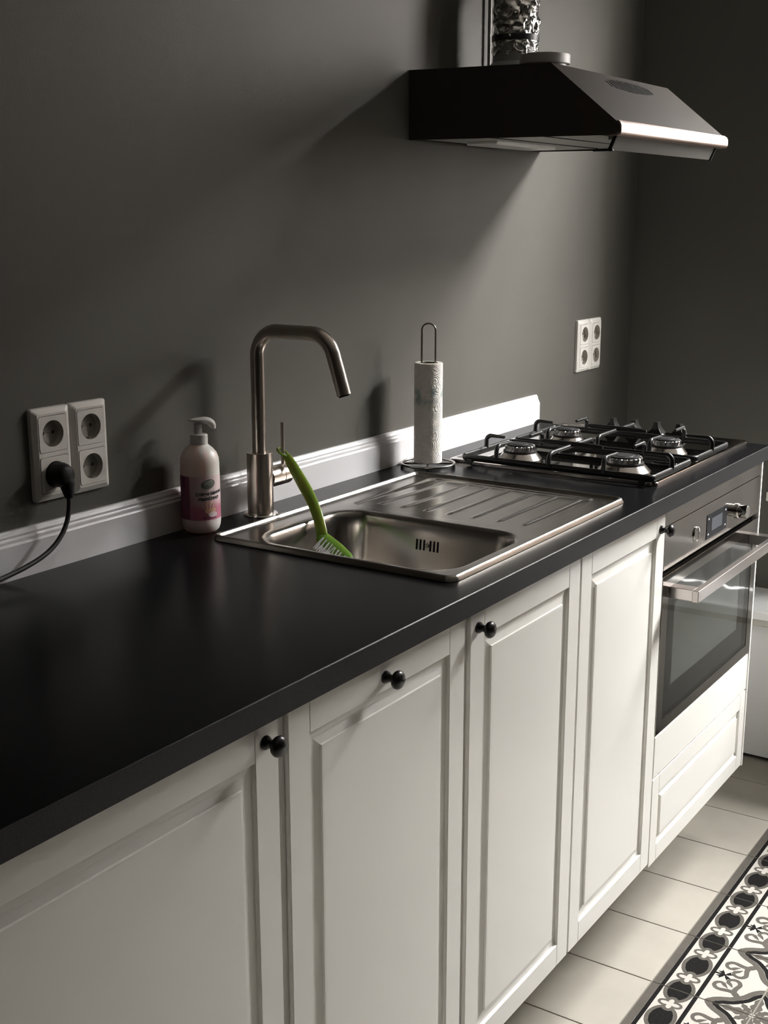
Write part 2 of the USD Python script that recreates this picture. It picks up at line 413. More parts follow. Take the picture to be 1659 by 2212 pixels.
single('unseen_yard_wall', bx(YARD_X, YARD_X + .2, -7, 3, -.3, YARD_H - .01), 'yard_wall_pink', (YARD_X + .1, -2, -.3), 'unseen pinkish yard wall outside the window, shaping the daylight and tinting reflections', 'wall')
single('unseen_yard_paving', bx(XC + WT + .005, YARD_X - .005, -7, 3, -.4, -.3), 'asphalt', (1.9, -2, -.3), 'unseen grey paving outside the window', 'paving')

# ------------------------------------------------------------------ floor
X0, YB, T = -0.1089, -0.6489, 0.2
fl = thing('floor', (0, 0, 0), kind='structure', label='cream floor tiles with a patterned black and grey tile carpet')
part('grout_bed', bx(X_LEFT, XC, Y_FRONT, 0, -.06, -.0016), 'grout', fl)
GAP = .0011
def tile_mesh(u0, v0, u1=None, v1=None):
    """Tile from (u0, v0) in tile units; v counts away from the wall."""
    u1 = u0 + 1 if u1 is None else u1; v1 = v0 + 1 if v1 is None else v1
    return bx(X0 + u0 * T + GAP, X0 + u1 * T - GAP, YB - v1 * T + GAP, YB - v0 * T - GAP, -.02, 0, .0008)

def ring_spline(pts, n=60):
    return spline(pts, n)
# -- one quarter of the carpet's medallion, a and b counted from its centre in tile units
def medallion():
    curve = spline([(-.02, .405), (.0, .395), (.045, .355), (.085, .29), (.125, .215), (.17, .17), (.215, .125), (.29, .085), (.355, .045), (.395, 0), (.405, -.02)], 50)
    inner = Polygon([(-.05, -.05), (-.05, .42), *[tuple(p) for p in curve], (.42, -.05)])
    q = sbox(0, 0, .5, .5)
    dark = inner.difference(inner.buffer(-.048, join_style=1)).intersection(LineString(curve).buffer(.07))
    grey = inner.buffer(.064, join_style=1).difference(inner.buffer(.004)).intersection(LineString(curve).buffer(.09))
    scroll = []
    for s in (0, 1):
        c = spline([(.20, .21), (.262, .27), (.258, .345), (.245, .41), (.275, .46), (.33, .465), (.365, .425), (.345, .385)], 50)
        tip = Polygon([(.345, .41), (.375, .385), (.30, .335), (.318, .38)])
        if s: c = c[:, ::-1]; tip = Polygon([(y, x) for x, y in tip.exterior.coords])
        wd = np.linspace(.030, .016, len(c))
        scroll += [Point(*p).buffer(r, 6) for p, r in zip(c, wd)] + [tip.buffer(.004)]
    grey = unary_union([grey, *scroll]).simplify(.0025)
    leaf = []
    def one(ang, r0, r1, hw):
        n = 24; t = np.linspace(0, 1, n); rr = r0 + (r1 - r0) * t
        wv = hw * np.sin(np.pi * t ** .85) * (1 + .28 * np.cos(t * np.pi * 5.5)) + .004
        pts = [(r, x) for r, x in zip(rr, wv)] + [(r, -x) for r, x in zip(rr[::-1], wv[::-1])]
        return aff.rotate(Polygon(pts).buffer(0), ang, origin=(0, 0), use_radians=True)
    for k in range(4):
        leaf.append(one(k * math.pi / 2, .02, .33, .046)); leaf.append(one(k * math.pi / 2 + math.pi / 4, .03, .20, .030))
    grey_in = unary_union(leaf).simplify(.002)
    return [unary_union([grey.intersection(q), grey_in.intersection(q)]).intersection(q), dark.intersection(q)]
MED = medallion()
def star(u, v, stem):
    ps = [aff.rotate(Polygon([(.004, 0), (.034, .017), (.084, .026), (.066, .0), (.084, -.026), (.034, -.017)]), a, origin=(0, 0)) for a in (45, 135, 225, 315)]
    ps = [aff.translate(p, u, v) for p in ps] + [Point(u, v).buffer(.016)]
    if stem: ps.append(sbox(u - .012, .47, u + .012, v))
    return unary_union(ps)
def border_pattern():
    grey = [sbox(0, .006, 1, .086)]; dark = [sbox(0, .088, 1, .130), sbox(0, .436, 1, .478)]
    el = lambda u, a, b: aff.scale(Point(u, .285).buffer(1, 24), a, b, origin=(u, .285))
    fl_, petals = [], []
    for u in (.25, .75):
        pet = unary_union([aff.scale(Point(u + dx, .285 + dy).buffer(1, 10), sa, sb) for dx, dy, sa, sb in ((.040, 0, .042, .026), (-.040, 0, .042, .026), (0, .050, .028, .046), (0, -.050, .028, .046))])
        petals.append(pet); fl_.append(pet.buffer(.027))
    F, Pt = unary_union(fl_), unary_union(petals)
    rings = unary_union([el(u, .212, .146) for u in (0, .5, 1)])
    core = unary_union([el(u, .170, .108) for u in (0, .5, 1)]).difference(F.buffer(.014))
    grey.append(rings.difference(core).union(F).difference(Pt))
    dark.append(core); dark.append(star(.5, .572, True))
    g, d = unary_union(grey), unary_union(dark)
    for u0, sx in ((0, 1), (1, -1)):
        for k, tgt in ((0, 'g'), (1, 'd')):
            s_ = aff.translate(aff.scale(MED[k], sx, -1, origin=(0, 0)), u0, 1)
            if tgt == 'g': g = unary_union([g, s_])
            else: d = unary_union([d, s_])
    q = sbox(.008, .008, .992, .992)
    d = d.intersection(q); g = g.difference(d.buffer(.001)).intersection(q)
    return g, d
def field_pattern():
    g, d = [], [star(.5, .5, False)]
    for u0, sx in ((0, 1), (1, -1)):
        for v0, sy in ((0, 1), (1, -1)):
            g.append(aff.translate(aff.scale(MED[0], sx, sy, origin=(0, 0)), u0, v0)); d.append(aff.translate(aff.scale(MED[1], sx, sy, origin=(0, 0)), u0, v0))
    q = sbox(.008, .008, .992, .992)
    d = unary_union(d).intersection(q); g = unary_union(g).difference(d.buffer(.001)).intersection(q)
    return g, d
def inlay(poly, u0, v0, flip=False):
    m = extrude(poly.simplify(.0015), .00025); v = np.array(m.vertices)
    vv = 1 - v[:, 1] if flip else v[:, 1]
    out = trimesh.Trimesh(np.stack([X0 + (u0 + v[:, 0]) * T, YB - (v0 + vv) * T, v[:, 2]], 1), m.faces[:, ::-1] if not flip else m.faces, process=False)
    return out
BP, FP = border_pattern(), field_pattern()
U_LO, U_HI = -12, 7
for u in range(U_LO, U_HI):
    u1 = min(u + 1, (XC - X0) / T - .01)
    for v in (-1, -2, -3):
        part('tile', tile_mesh(u, v, u1, v + 1), 'tile_cream', fl)
    last = u1 < u + 1
    for v in range(0, 6):
        if last:
            part('tile', tile_mesh(u, v, u1), 'tile_base', fl); continue
        t = part('tile', tile_mesh(u, v), 'tile_base', fl)
        P, flip = (BP, v == 5) if v in (0, 5) else (FP, False)
        if u >= -5 and v < 3:
            part('grey_inlay', inlay(P[0], u, v, flip), 'tile_grey', t); part('dark_inlay', inlay(P[1], u, v, flip), 'tile_dark', t)
    for v in range(6, 9):
        part('tile', tile_mesh(u, v, u1, v + 1), 'tile_cream', fl)

# ================================================================== base cabinets
DOOR_T = .019
def front(x0, x1, z0, z1, frame=.042, y=YD, panel=True):
    """A framed door or drawer front, its face at y, facing -y."""
    ms = []
    c = .0011
    if not panel:
        return [bx(x0, x1, y, y + DOOR_T, z0, z1, .0022)]
    f = frame
    ms += [bx(x0, x0 + f, y, y + DOOR_T, z0, z1, c), bx(x1 - f, x1, y, y + DOOR_T, z0, z1, c)]
    ms += [bx(x0 + f, x1 - f, y, y + DOOR_T, z1 - f, z1, c), bx(x0 + f, x1 - f, y, y + DOOR_T, z0, z0 + f, c)]
    k = min(1.0, (z1 - z0) / .35)
    prof = [(f - .0006, .0012), (f + .0004, .0052), (f + .010, .0060), (f + .0125, .0058), (f + .0225 * max(k, .7), .0028), (f + .0232 * max(k, .7), .0002), (f + .0262, .0)]
    V, Fc = [], []
    for d, dy in prof:
        V += [(x0 + d, y + dy, z0 + d), (x1 - d, y + dy, z0 + d), (x1 - d, y + dy, z1 - d), (x0 + d, y + dy, z1 - d)]
    for i in range(len(prof) - 1):
        for j in range(4):
            a, b, c_, d_ = i * 4 + j, i * 4 + (j + 1) % 4, (i + 1) * 4 + (j + 1) % 4, (i + 1) * 4 + j
            Fc += [(a, b, c_), (a, c_, d_)]
    o = (len(prof) - 1) * 4
    Fc += [(o, o + 1, o + 2), (o, o + 2, o + 3)]
    V += [(x0 + f, y + DOOR_T - .004, z0 + f), (x1 - f, y + DOOR_T - .004, z0 + f), (x1 - f, y + DOOR_T - .004, z1 - f), (x0 + f, y + DOOR_T - .004, z1 - f)]
    b = len(V) - 4
    for j in range(4):
        Fc += [(j, b + (j + 1) % 4, (j + 1) % 4), (j, b + j, b + (j + 1) % 4)]
    Fc += [(b, b + 2, b + 1), (b, b + 3, b + 2)]
    return fuse(ms), trimesh.Trimesh(np.array(V), np.array(Fc), process=False)
def knob(x, z, y=YD):
    prof = [(0, 0), (.0083, 0), (.0085, .0015), (.0078, .0035), (.0058, .0060), (.0048, .0090), (.0052, .0115), (.0075, .0135), (.0108, .0155), (.0124, .0185), (.0122, .0215), (.0102, .0243), (.0065, .0262), (.0028, .0270), (0, .0271)]
    return lathe(prof, 32, (x, y, z), '-y')
def carcass_mesh(ms):
    return fuse(ms)
Z_TOP, Z_BOT = .926, .186
def cabinet(x0, x1, door_x0, door_x1, knob_xz, label):
    t = thing('base_cabinet', ((x0 + x1) / 2, YD + .3, Z_BOT), label, 'cabinet', 'base cabinets under the worktop')
    t18 = .018
    yb, yf = -.03, YD + DOOR_T + .002
    zt = H - TH
    part('carcass', carcass_mesh([bx(x0 + .0005, x0 + t18, yf, yb, Z_BOT + .002, zt), bx(x1 - t18, x1 - .0005, yf, yb, Z_BOT + .002, zt), bx(x0 + t18, x1 - t18, yf, yb, Z_BOT + .002, Z_BOT + .02), bx(x0 + t18, x1 - t18, yb - .004, yb, Z_BOT + .02, zt)]), 'carcass', t)
    fm, pm = front(door_x0, door_x1, Z_BOT, Z_TOP)
    d = part('door', fm, 'door_white', t); part('door_panel', pm, 'door_white', d)
    part('knob', knob(*knob_xz), 'knob_black', d, smooth=50, label='small black mushroom-shaped knob')
    for xx in (x0 + .05, x1 - .05):
        part('leg', lathe([(0, 0), (.028, 0), (.028, .006), (.016, .012), (.016, Z_BOT + .002), (0, Z_BOT + .002)], 20, (xx, -.36, 0)), 'black_plastic', t, smooth=40)
    return t
cabinet(-1.80, -1.186, -1.797, -1.1965, (-1.2205, .9035), 'white framed base cabinet nearest the camera, its door knob at the top right corner')
cabinet(-1.186, -.7625, -1.1785, -.7702, (-.9755, .9035), 'white framed base cabinet with the knob in the middle of its top rail')
cabinet(-.7625, -.3825, -.7545, -.3845, (-.732, .9015), 'white framed base cabinet under the draining board, knob at its top left corner')
cabinet(-.3825, .0005, -.3795, -.0015, (-.024, .897), 'white framed base cabinet left of the oven, knob at its top right corner')
# filler strips in the wider joints
single('filler_strip', bx(-1.1955, -1.1795, YD + .006, YD + .02, Z_BOT, Z_TOP), 'carcass', (-1.1875, YD, Z_BOT), 'narrow recessed filler strip in the joint left of the door with the centred knob', 'filler strip', group='filler strips between the doors')
single('filler_strip', bx(-.7692, -.7555, YD + .006, YD + .02, Z_BOT, Z_TOP), 'carcass', (-.7625, YD, Z_BOT), 'narrow recessed filler strip in the joint right of the door with the centred knob', 'filler strip', group='filler strips between the doors')
single('plinth', bx(-1.80, .60, -.452, -.436, 0, .165, .001), 'door_white', (-.6, -.444, 0), 'white recessed plinth board under the base cabinets', 'plinth')

# oven housing with two drawers
OX0, OX1 = .0015, .5955
hs = thing('oven_cabinet', (.3, YD + .3, .17), 'white oven housing cabinet with a plain and a framed drawer below the oven', 'cabinet', 'base cabinets under the worktop')
part('carcass', carcass_mesh([bx(.001, .012, YD + .03, -.03, .19, .933), bx(.586, .5975, YD + .03, -.03, .19, .933), bx(.012, .586, YD + .03, -.03, .19, .2), bx(.012, .586, YD + .03, -.03, .445, .452)]), 'carcass', hs)
part('side_panel', bx(.5978, .6070, YD - .001, -.02, .172, .933, .001), 'door_white', hs)
part('drawer', front(.003, .5945, .3725, .4625, panel=False), 'door_white', hs)
fm, pm = front(.003, .5945, .176, .3695, frame=.038)
dw = part('drawer', fm, 'door_white', hs); part('drawer_panel', pm, 'door_white', dw)

# ================================================================== worktop
SX0, SX1, SY0, SY1 = -.750, -.120, -.556, -.097
BX0, BX1, BY0, BY1 = -.712, -.452, -.520, -.158
HX0, HX1, HY0, HY1 = .030, .598, -.553, -.085
slab = mf(bx(-1.85, .605, YW + .0012, -.0005, H - TH, H, .0004))
slab -= mf(bx(SX0 + .012, SX1 - .012, SY0 + .012, SY1 - .012, H - .1, H + .05))
slab -= mf(bx(HX0 + .02, HX1 - .02, HY0 + .02, HY1 - .02, H - .1, H + .05))
wk = thing('worktop', (-.6, -.3, H - TH), 'long matt black worktop over the white cabinets', 'worktop')
part('slab', slab, 'worktop', wk, smooth=20)
part('edge_band', bx(-1.85, .605, YW, YW + .0012, H - TH, H - .0003, .0006), 'worktop_edge', wk)

# ================================================================== sink
def sdr(x, y, x0, x1, y0, y1, r):
    cx, cy, hx, hy = (x0 + x1) / 2, (y0 + y1) / 2, (x1 - x0) / 2 - r, (y1 - y0) / 2 - r
    qx, qy = np.abs(x - cx) - hx, np.abs(y - cy) - hy
    return np.hypot(np.maximum(qx, 0), np.maximum(qy, 0)) + np.minimum(np.maximum(qx, qy), 0) - r
def smooth01(t):
    t = np.clip(t, 0, 1); return t * t * (3 - 2 * t)
from scipy.interpolate import PchipInterpolator
RIM = PchipInterpolator([0, .0012, .0035, .0055, .0070, .0085, .0115, .0130, .0165, .05], [.0006, .0034, .0074, .0088, .0088, .0076, .0032, .0025, .0022, .0022])
def sink_surface():
    st = .0015
    xs, ys = np.arange(SX0 - .004, SX1 + .0041, st), np.arange(SY0 - .004, SY1 + .0041, st)
    X, Y = np.meshgrid(xs, ys, indexing='ij')
    R = .018
    for _ in range(3):
        s = sdr(X, Y, SX0, SX1, SY0, SY1, R)
        e = 1e-5
        gx = (sdr(X + e, Y, SX0, SX1, SY0, SY1, R) - s) / e; gy = (sdr(X, Y + e, SX0, SX1, SY0, SY1, R) - s) / e
        m = (s > 0) & (s < .0033)
        X, Y = np.where(m, X - gx * s, X), np.where(m, Y - gy * s, Y)
    s = sdr(X, Y, SX0, SX1, SY0, SY1, R); d = np.maximum(-s, 0)
    z = RIM(np.clip(d, 0, .05))
    # drainer: a shallow sunk field with seven ribs running along x
    sd = sdr(X, Y, -.425, -.136, -.506, -.146, .02)
    z = z - .0028 * smooth01(-sd / .010)
    for k in range(7):
        yk = -.479 + .0487 * k
        al = smooth01((X + .392) / .018) * smooth01((-.147 - X) / .012)
        z = z + .0026 * al * np.exp(-((Y - yk) / .0042) ** 2)
    # bowl
    sb = sdr(X, Y, BX0, BX1, BY0, BY1, .055); e = -sb
    prof_e = [-.012, -.008, -.004, 0, .003, .006, .010, .016, .022, .030, .040, .055, .3]
    prof_z = [0, -.0002, -.0012, -.0035, -.009, -.022, -.055, -.100, -.128, -.143, -.150, -.1525, -.154]
    z = z + np.where(e > -.012, PchipInterpolator(prof_e, prof_z)(np.clip(e, -.012, .3)), 0)
    n, mm = X.shape
    idx = np.arange(n * mm).reshape(n, mm)
    q = np.stack([idx[:-1, :-1], idx[1:, :-1], idx[1:, 1:], idx[:-1, 1:]], -1).reshape(-1, 4)
    ok = (s.ravel() <= 2e-5)
    f = np.vstack([q[:, [0, 1, 2]], q[:, [0, 2, 3]]]); f = f[ok[f].all(1)]
    v = np.stack([X.ravel(), Y.ravel(), H + z.ravel()], 1)
    t = trimesh.Trimesh(v, f, process=False); t.remove_unreferenced_vertices()
    return t
sk = thing('kitchen_sink', ((SX0 + SX1) / 2, (SY0 + SY1) / 2, H), 'stainless steel inset sink with one bowl and a ribbed draining board', 'sink')
part('basin', sink_surface(), 'sink_steel', sk, smooth=True)
yo, zo = -.335, H - .040
# overflow: six dark upright slots with a screw in the middle, on the bowl's right wall
slots = []
for k, dy in enumerate((-.021, -.0137, -.0064, .0064, .0137, .021)):
    a = math.atan2(.004, .025)
    b = rbox(-.0012, .0012, -.0019, .0019, -.0095, .0095, .0011, 8)
    b.apply_transform(trimesh.transformations.rotation_matrix(.14, (0, 1, 0)))
    b.apply_translation((BX1 - .0084, yo + dy, zo)); slots.append(b)
for b in slots: part('overflow_slot', b, 'oven_black', sk)
part('overflow_screw', lathe([(0, .0025), (.003, .002), (.0042, 0), (.0042, -.002)], 16, (0, 0, 0)).apply_transform(trimesh.transformations.rotation_matrix(-math.pi / 2 + .14, (0, 1, 0))).apply_translation((BX1 - .0087, yo, zo)), 'chrome', sk, smooth=40)
part('drain_strainer', lathe([(0, .003), (.02, .004), (.030, .005), (.038, .003), (.041, .0005)], 36, (-.582, -.339, H - .1512)), 'steel', sk, smooth=40)

# ================================================================== faucet
FX, FY = -.565, -.055
fc = thing('kitchen_faucet', (FX, FY, H), 'brushed steel kitchen mixer tap with a tall squared spout behind the sink', 'faucet')
part('base_flange', lathe([(0, 0), (.0305, 0), (.0308, .0012), (.0295, .0030), (.0240, .0042), (0, .0042)], 48, (FX, FY, H)), 'chrome', fc, smooth=40)
part('body', lathe([(0, .004), (.0226, .004), (.0229, .0052), (.0229, .1095), (.0223, .1110), (0, .1112)], 56, (FX, FY, H)), 'faucet_steel', fc, smooth=40)
sp = fillet([(FX, FY, H + .10), (FX, FY, 1.2885), (FX, -.2045, 1.2885), (FX, -.2372, 1.1905)], .045, 14)
part('spout', tube(sp, .0122, 24), 'faucet_steel', fc, smooth=50)
e = sp[-1] - sp[-2]; e /= np.linalg.norm(e)
part('aerator', tube([sp[-1] - e * .002, sp[-1] + e * .0022], .0098, 20), 'oven_black', fc, smooth=50)
part('lever_hub', lathe([(0, .018), (.0185, .018), (.0185, .0502), (.0175, .0506), (.0175, .0520), (.0185, .0524), (.0185, .0722), (.0170, .0740), (0, .0742)], 44, (FX, FY, 1.028), 'x'), 'faucet_steel', fc, smooth=40)
part('lever', tube([(-.4995, FY, 1.040), (-.4995, FY, 1.121)], .0033, 14), 'faucet_steel', fc, smooth=50)

# ================================================================== dish brush
br = thing('dish_brush', (-.56, -.20, .89), 'green dish brush hanging on the tap lever into the sink bowl', 'brush')
hp = spline([(-.4995, -.0640, 1.0610), (-.5060, -.0800, 1.0480), (-.5200, -.1120, 1.0230), (-.5380, -.1480, .9950), (-.5560, -.1760, .9660), (-.5660, -.1900, .9400)], 26)
tt = np.linspace(0, 1, 26)
hw_ = np.interp(tt, [0, .12, .4, .8, 1], [.0068, .0092, .0104, .0092, .0100]); hh_ = np.interp(tt, [0, .12, .6, 1], [.0026, .0034, .0040, .0036])
part('handle', tube(hp, np.stack([hw_, hh_], 1), 16, flat=(-.72, -.62, .30)), 'brush_green', br, smooth=50)
ang = np.linspace(0, 2 * np.pi, 28, endpoint=False)
lc = np.array([-.4995, FY, 1.0665])
loop = np.stack([lc[0] + .0078 * np.cos(ang), lc[1] + .0098 * np.sin(ang), lc[2] - .0060 * -np.sin(ang)], 1)
part('hanging_loop', tube(loop, .0023, 10, closed=True), 'brush_green', br, smooth=50)
h0, h1 = np.array([-.5665, -.1890, .9430]), np.array([-.5700, -.2500, .9130])
hd = (h1 - h0) / np.linalg.norm(h1 - h0)
hpts = [h0 + hd * L for L in np.linspace(-.004, .072, 14)]
hwid = np.interp(np.linspace(0, 1, 14), [0, .1, .5, .85, 1], [.0110, .0132, .0138, .0110, .005])
part('head', tube(hpts, np.stack([hwid, np.full(14, .0042)], 1), 18, flat=(-.50, -.30, .80)), 'brush_green', br, smooth=50)
down = np.array([-.62, .22, -.75]); down /= np.linalg.norm(down)
side = np.cross(hd, down); side /= np.linalg.norm(side)
bs = []
rng = np.random.default_rng(3)
for i in range(9):
    for j in range(5):
        b0 = h0 + hd * (.006 + i * .0074) + side * (j - 2) * .0043 * (1 if i < 7 else .6)
        for k in range(5):
            a = b0 + rng.normal(0, .0007, 3); dd = down + side * (j - 2) * .10 + rng.normal(0, .07, 3)
            bs.append(tube([a, a + dd * .012, a + dd * .0235 + rng.normal(0, .0007, 3)], .00042, 4))
part('bristles', bs, 'bristle_white', br, kind='stuff')

# ================================================================== soap dispenser
SXc, SYc = -.7135, -.0490
sb_ = thing('soap_dispenser', (SXc, SYc, H), 'white pump bottle of hand soap with a pink label beside the tap', 'soap bottle')
R0 = .0322
body = [(0, 0), (.018, 0), (.0245, .0015), (.0290, .006), (.0315, .013), (R0, .020), (R0, .116), (.0315, .124), (.0285, .133), (.0225, .1405), (.0165, .1455), (.0140, .148), (0, .148)]
part('bottle', lathe(body, 64, (SXc, SYc, H)), 'soap_white', sb_, smooth=40)
def on_bottle(a, z, lift):
    """Point on the bottle: a = angle from the direction facing the camera (positive to the right)."""
    th = math.atan2(EYE[1] - SYc, EYE[0] - SXc)
    r = R0 + lift
    return np.stack([SXc + r * np.cos(th + a), SYc + r * np.sin(th + a), H + z], -1)
def wrap(poly, lift, th=.00015):
    """Flat print given in (arc length, height) metres laid round the bottle."""
    m = extrude(poly, th)
    for _ in range(2):
        m = m.subdivide() if max(m.bounds[1][0] - m.bounds[0][0], 0) > .004 else m
    v = np.array(m.vertices); p = on_bottle(v[:, 0] / R0, v[:, 1], 0)
    rad = np.stack([p[:, 0] - SXc, p[:, 1] - SYc, np.zeros(len(p))], 1) / R0
    return trimesh.Trimesh(p + rad * (lift + v[:, 2])[:, None], m.faces, process=False)
na, nz = 60, 12
A, Z = np.meshgrid(np.linspace(-2.6, 1.9, na), np.linspace(.0255, .0985, nz), indexing='ij')
lv = on_bottle(A, Z, .0002).reshape(-1, 3)
idx = np.arange(na * nz).reshape(na, nz)
lq = np.stack([idx[:-1, :-1], idx[1:, :-1], idx[1:, 1:], idx[:-1, 1:]], -1).reshape(-1, 4)
luv = np.stack([(A.ravel() + 2.6) / 4.5, (Z.ravel() - .0255) / .073], 1)
lab = part('label', trimesh.Trimesh(lv, np.vstack([lq[:, [0, 1, 2]], lq[:, [0, 2, 3]]]), process=False), 'label', sb_, smooth=True, uv=luv, label='pink printed label with dark lettering')
L0 = .0010
pr_ = lambda name, poly, m_, lift=.0003: part(name, wrap(poly, lift), m_, lab)
def wrap_text(s, h, x, z, mname, lift=.0005, bold=True, slant=0.0):
    t = meshkit.text_mesh(s, h, .00015, bold)
    v = np.array(t.vertices); wdt = v[:, 0].max()
    v[:, 0] += x - wdt / 2
    v[:, 1] += z + slant * v[:, 0]
    p = on_bottle(v[:, 0] / R0, v[:, 1], 0)
    rad = np.stack([p[:, 0] - SXc, p[:, 1] - SYc, np.zeros(len(p))], 1) / R0
    part('lettering', trimesh.Trimesh(p + rad * (lift + v[:, 2])[:, None], t.faces, process=False), mname, lab)
CXL = .0125     # the print is centred to the right of the line of sight
pr_('logo_oval', aff.translate(aff.rotate(aff.scale(Point(0, 0).buffer(1, 24), .0125, .0078), 12), CXL + .0005, .0855), 'logo_grey')
wrap_text('Sôft', .0058, CXL + .0005, .0830, 'logo_pale', .0006, True, .18)
wrap_text('Crème lavante', .0054, CXL + .0040, .0668, 'ink', bold=True, slant=.06)
wrap_text('Handzeep', .0058, CXL + .0020, .0585, 'ink', bold=True, slant=.06)
hand = unary_union([LineString([(CXL + a, .041 + b) for a, b in pts]).buffer(wd) for pts, wd in (([(-.004, 0), (-.007, .005), (-.0115, .0085)], .0013), ([(-.001, .001), (-.003, .008), (-.0035, .0145)], .0014), ([(.002, .001), (.003, .009), (.0035, .0155)], .0014), ([(.004, 0), (.0075, .006), (.0095, .011)], .0013), ([(-.004, 0), (0, -.003), (.006, -.002), (.011, .001)], .0032))])
pr_('hand_print', hand, 'print_skin', .0004)
pr_('cup_print', aff.scale(Point(CXL + .008, .0345).buffer(1, 16), .0085, .0045), 'print_pale', .0006)
pr_('band_print', sbox(CXL - .010, .0275, CXL + .014, .0312), 'print_purple', .0004)
pr_('side_print', sbox(-.052, .0265, -.019, .0975), 'print_purple', .0004)
part('collar', lathe([(0, .147), (.0140, .147), (.0146, .149), (.0146, .1625), (.0138, .1640), (.0075, .1650), (0, .1650)], 36, (SXc, SYc, H)), 'pump_white', sb_, smooth=40)
part('pump_stem', lathe([(0, .163), (.0068, .163), (.0062, .181), (0, .181)], 24, (SXc - .001, SYc, H)), 'pump_white', sb_, smooth=40)
nd = np.array([.80, -.60, 0])          # the nozzle points to the right, towards the sink
pp = [np.array([SXc, SYc, H + .1835]) + nd * a + np.array([0, 0, b]) for a, b in ((-.0150, .0040), (-.010, .0040), (-.002, .0035), (.008, .0030), (.0170, .0010), (.0225, -.0040), (.0235, -.0110))]
part('pump_head', tube(spline(pp, 24), np.stack([np.interp(np.linspace(0, 1, 24), [0, .15, .45, .8, 1], [.003, .0085, .0100, .0072, .0050]), np.interp(np.linspace(0, 1, 24), [0, .2, .5, .8, 1], [.0011, .0034, .0056, .0062, .0050])], 1), 18), 'pump_white', sb_, smooth=60)

# ================================================================== paper towel and its holder
TX, TY = -.036, -.076
th_ = thing('paper_towel_holder', (TX, TY, H), 'dark wire paper towel holder with a round foot and a tall loop', 'paper towel holder')
ang = np.linspace(0, 2 * np.pi, 56, endpoint=False)
circ = np.stack([TX + .0555 * np.cos(ang), TY + .0555 * np.sin(ang), np.full(56, H + .0070)], 1)
part('base_ring', tube(circ, .0027, 12, closed=True), 'towel_wire', th_, smooth=50)
for k in range(2):
    a = .55 + k * math.pi / 2; c_, s_ = math.cos(a), math.sin(a)
    part('base_bar', tube([(TX - .055 * c_, TY - .055 * s_, H + .0065), (TX, TY, H + .0070), (TX + .055 * c_, TY + .055 * s_, H + .0065)], .0024, 10), 'towel_wire', th_, smooth=50)
for a in (.55, .55 + math.pi / 2, .55 + math.pi, .55 + 1.5 * math.pi):
    part('foot', lathe([(0, 0), (.003, 0), (.0035, .002), (.0028, .0050), (0, .0050)], 12, (TX + .054 * math.cos(a), TY + .054 * math.sin(a), H)), 'black_rubber', th_, smooth=40)
ld = np.array([.62, -.78, 0]) * .0142
lp = [np.array([TX, TY, 0]) - ld + np.array([0, 0, z]) for z in (H + .0075, H + .10, 1.249)]
arc = [np.array([TX, TY, 1.249]) + ld * -math.cos(q) + np.array([0, 0, .0142 * math.sin(q)]) for q in np.linspace(.2, math.pi - .2, 13)]
rp = [np.array([TX, TY, 0]) + ld + np.array([0, 0, z]) for z in (1.249, H + .10, H + .0075)]
part('loop', tube(lp + arc + rp, .0021, 12), 'towel_wire', th_, smooth=50)
rl = thing('paper_towel_roll', (TX, TY, H + .0100), 'thin white quilted paper towel roll with a faded print on the wire holder', 'paper towel')
rp_ = .0295; z0_, z1_ = H + .0100, 1.1835
part('paper', [lathe([(.0195, z0_), (rp_ - .001, z0_), (rp_, z0_ + .0015), (rp_, z1_ - .0015), (rp_ - .001, z1_), (.0195, z1_)], 72, (TX, TY, 0))], 'paper', rl, smooth=40)
part('core', lathe([(.0190, z1_ - .001), (.0190, z0_), (.0198, z0_), (.0198, z1_ - .001), (.0190, z1_ - .001)], 40, (TX, TY, 0)), 'paper_core', rl, smooth=40)
fa = np.linspace(3.35, 4.05, 12)      # loose end of the sheet, lying just off the roll
part('loose_end', tube([(TX + (rp_ + .0008) * math.cos(a), TY + (rp_ + .0008) * math.sin(a), (z0_ + z1_) / 2) for a in fa], np.stack([np.full(12, .00045), np.full(12, (z1_ - z0_) / 2 - .001)], 1), 8, flat=(0, 0, 1)), 'paper', rl, smooth=30)

# ================================================================== gas hob
hb = thing('gas_hob', ((HX0 + HX1) / 2, (HY0 + HY1) / 2, H), 'four-burner stainless gas hob set in the black worktop', 'hob')
def ringloop(x0, x1, y0, y1, r, z, n=6):
    pts = np.array(rrect(x0, x1, y0, y1, r).exterior.coords)[:-1]
    return np.c_[pts, np.full(len(pts), z)]
def loft(loops, cap=True):
    n = len(loops[0]); v = np.vstack(loops); f = []
    ccw = Polygon(loops[0][:, :2]).exterior.is_ccw
    for i in range(len(loops) - 1):
        for j in range(n):
            k = (j + 1) % n; a, b, c, d = i * n + j, i * n + k, (i + 1) * n + k, (i + 1) * n + j
            f += [(a, b, c), (a, c, d)] if ccw else [(a, c, b), (a, d, c)]
    if cap:
        o = (len(loops) - 1) * n; c = len(v); v = np.vstack([v, loops[-1].mean(0)])
        for j in range(n):
            k = (j + 1) % n; f.append((o + j, o + k, c) if ccw else (o + k, o + j, c))
    return trimesh.Trimesh(v, np.array(f), process=False)
def inset(d, z, r):
    return ringloop(HX0 + d, HX1 - d, HY0 + d, HY1 - d, max(r, .004), z)
part('plate', loft([inset(0, H + .0004, .012), inset(.0004, H + .0058, .012), inset(.0020, H + .0075, .0115), inset(.011, H + .0082, .010), inset(.018, H + .0060, .009), inset(.024, H + .0035, .009), inset(.03, H + .003, .009)]), 'hob_steel', hb, smooth=35)
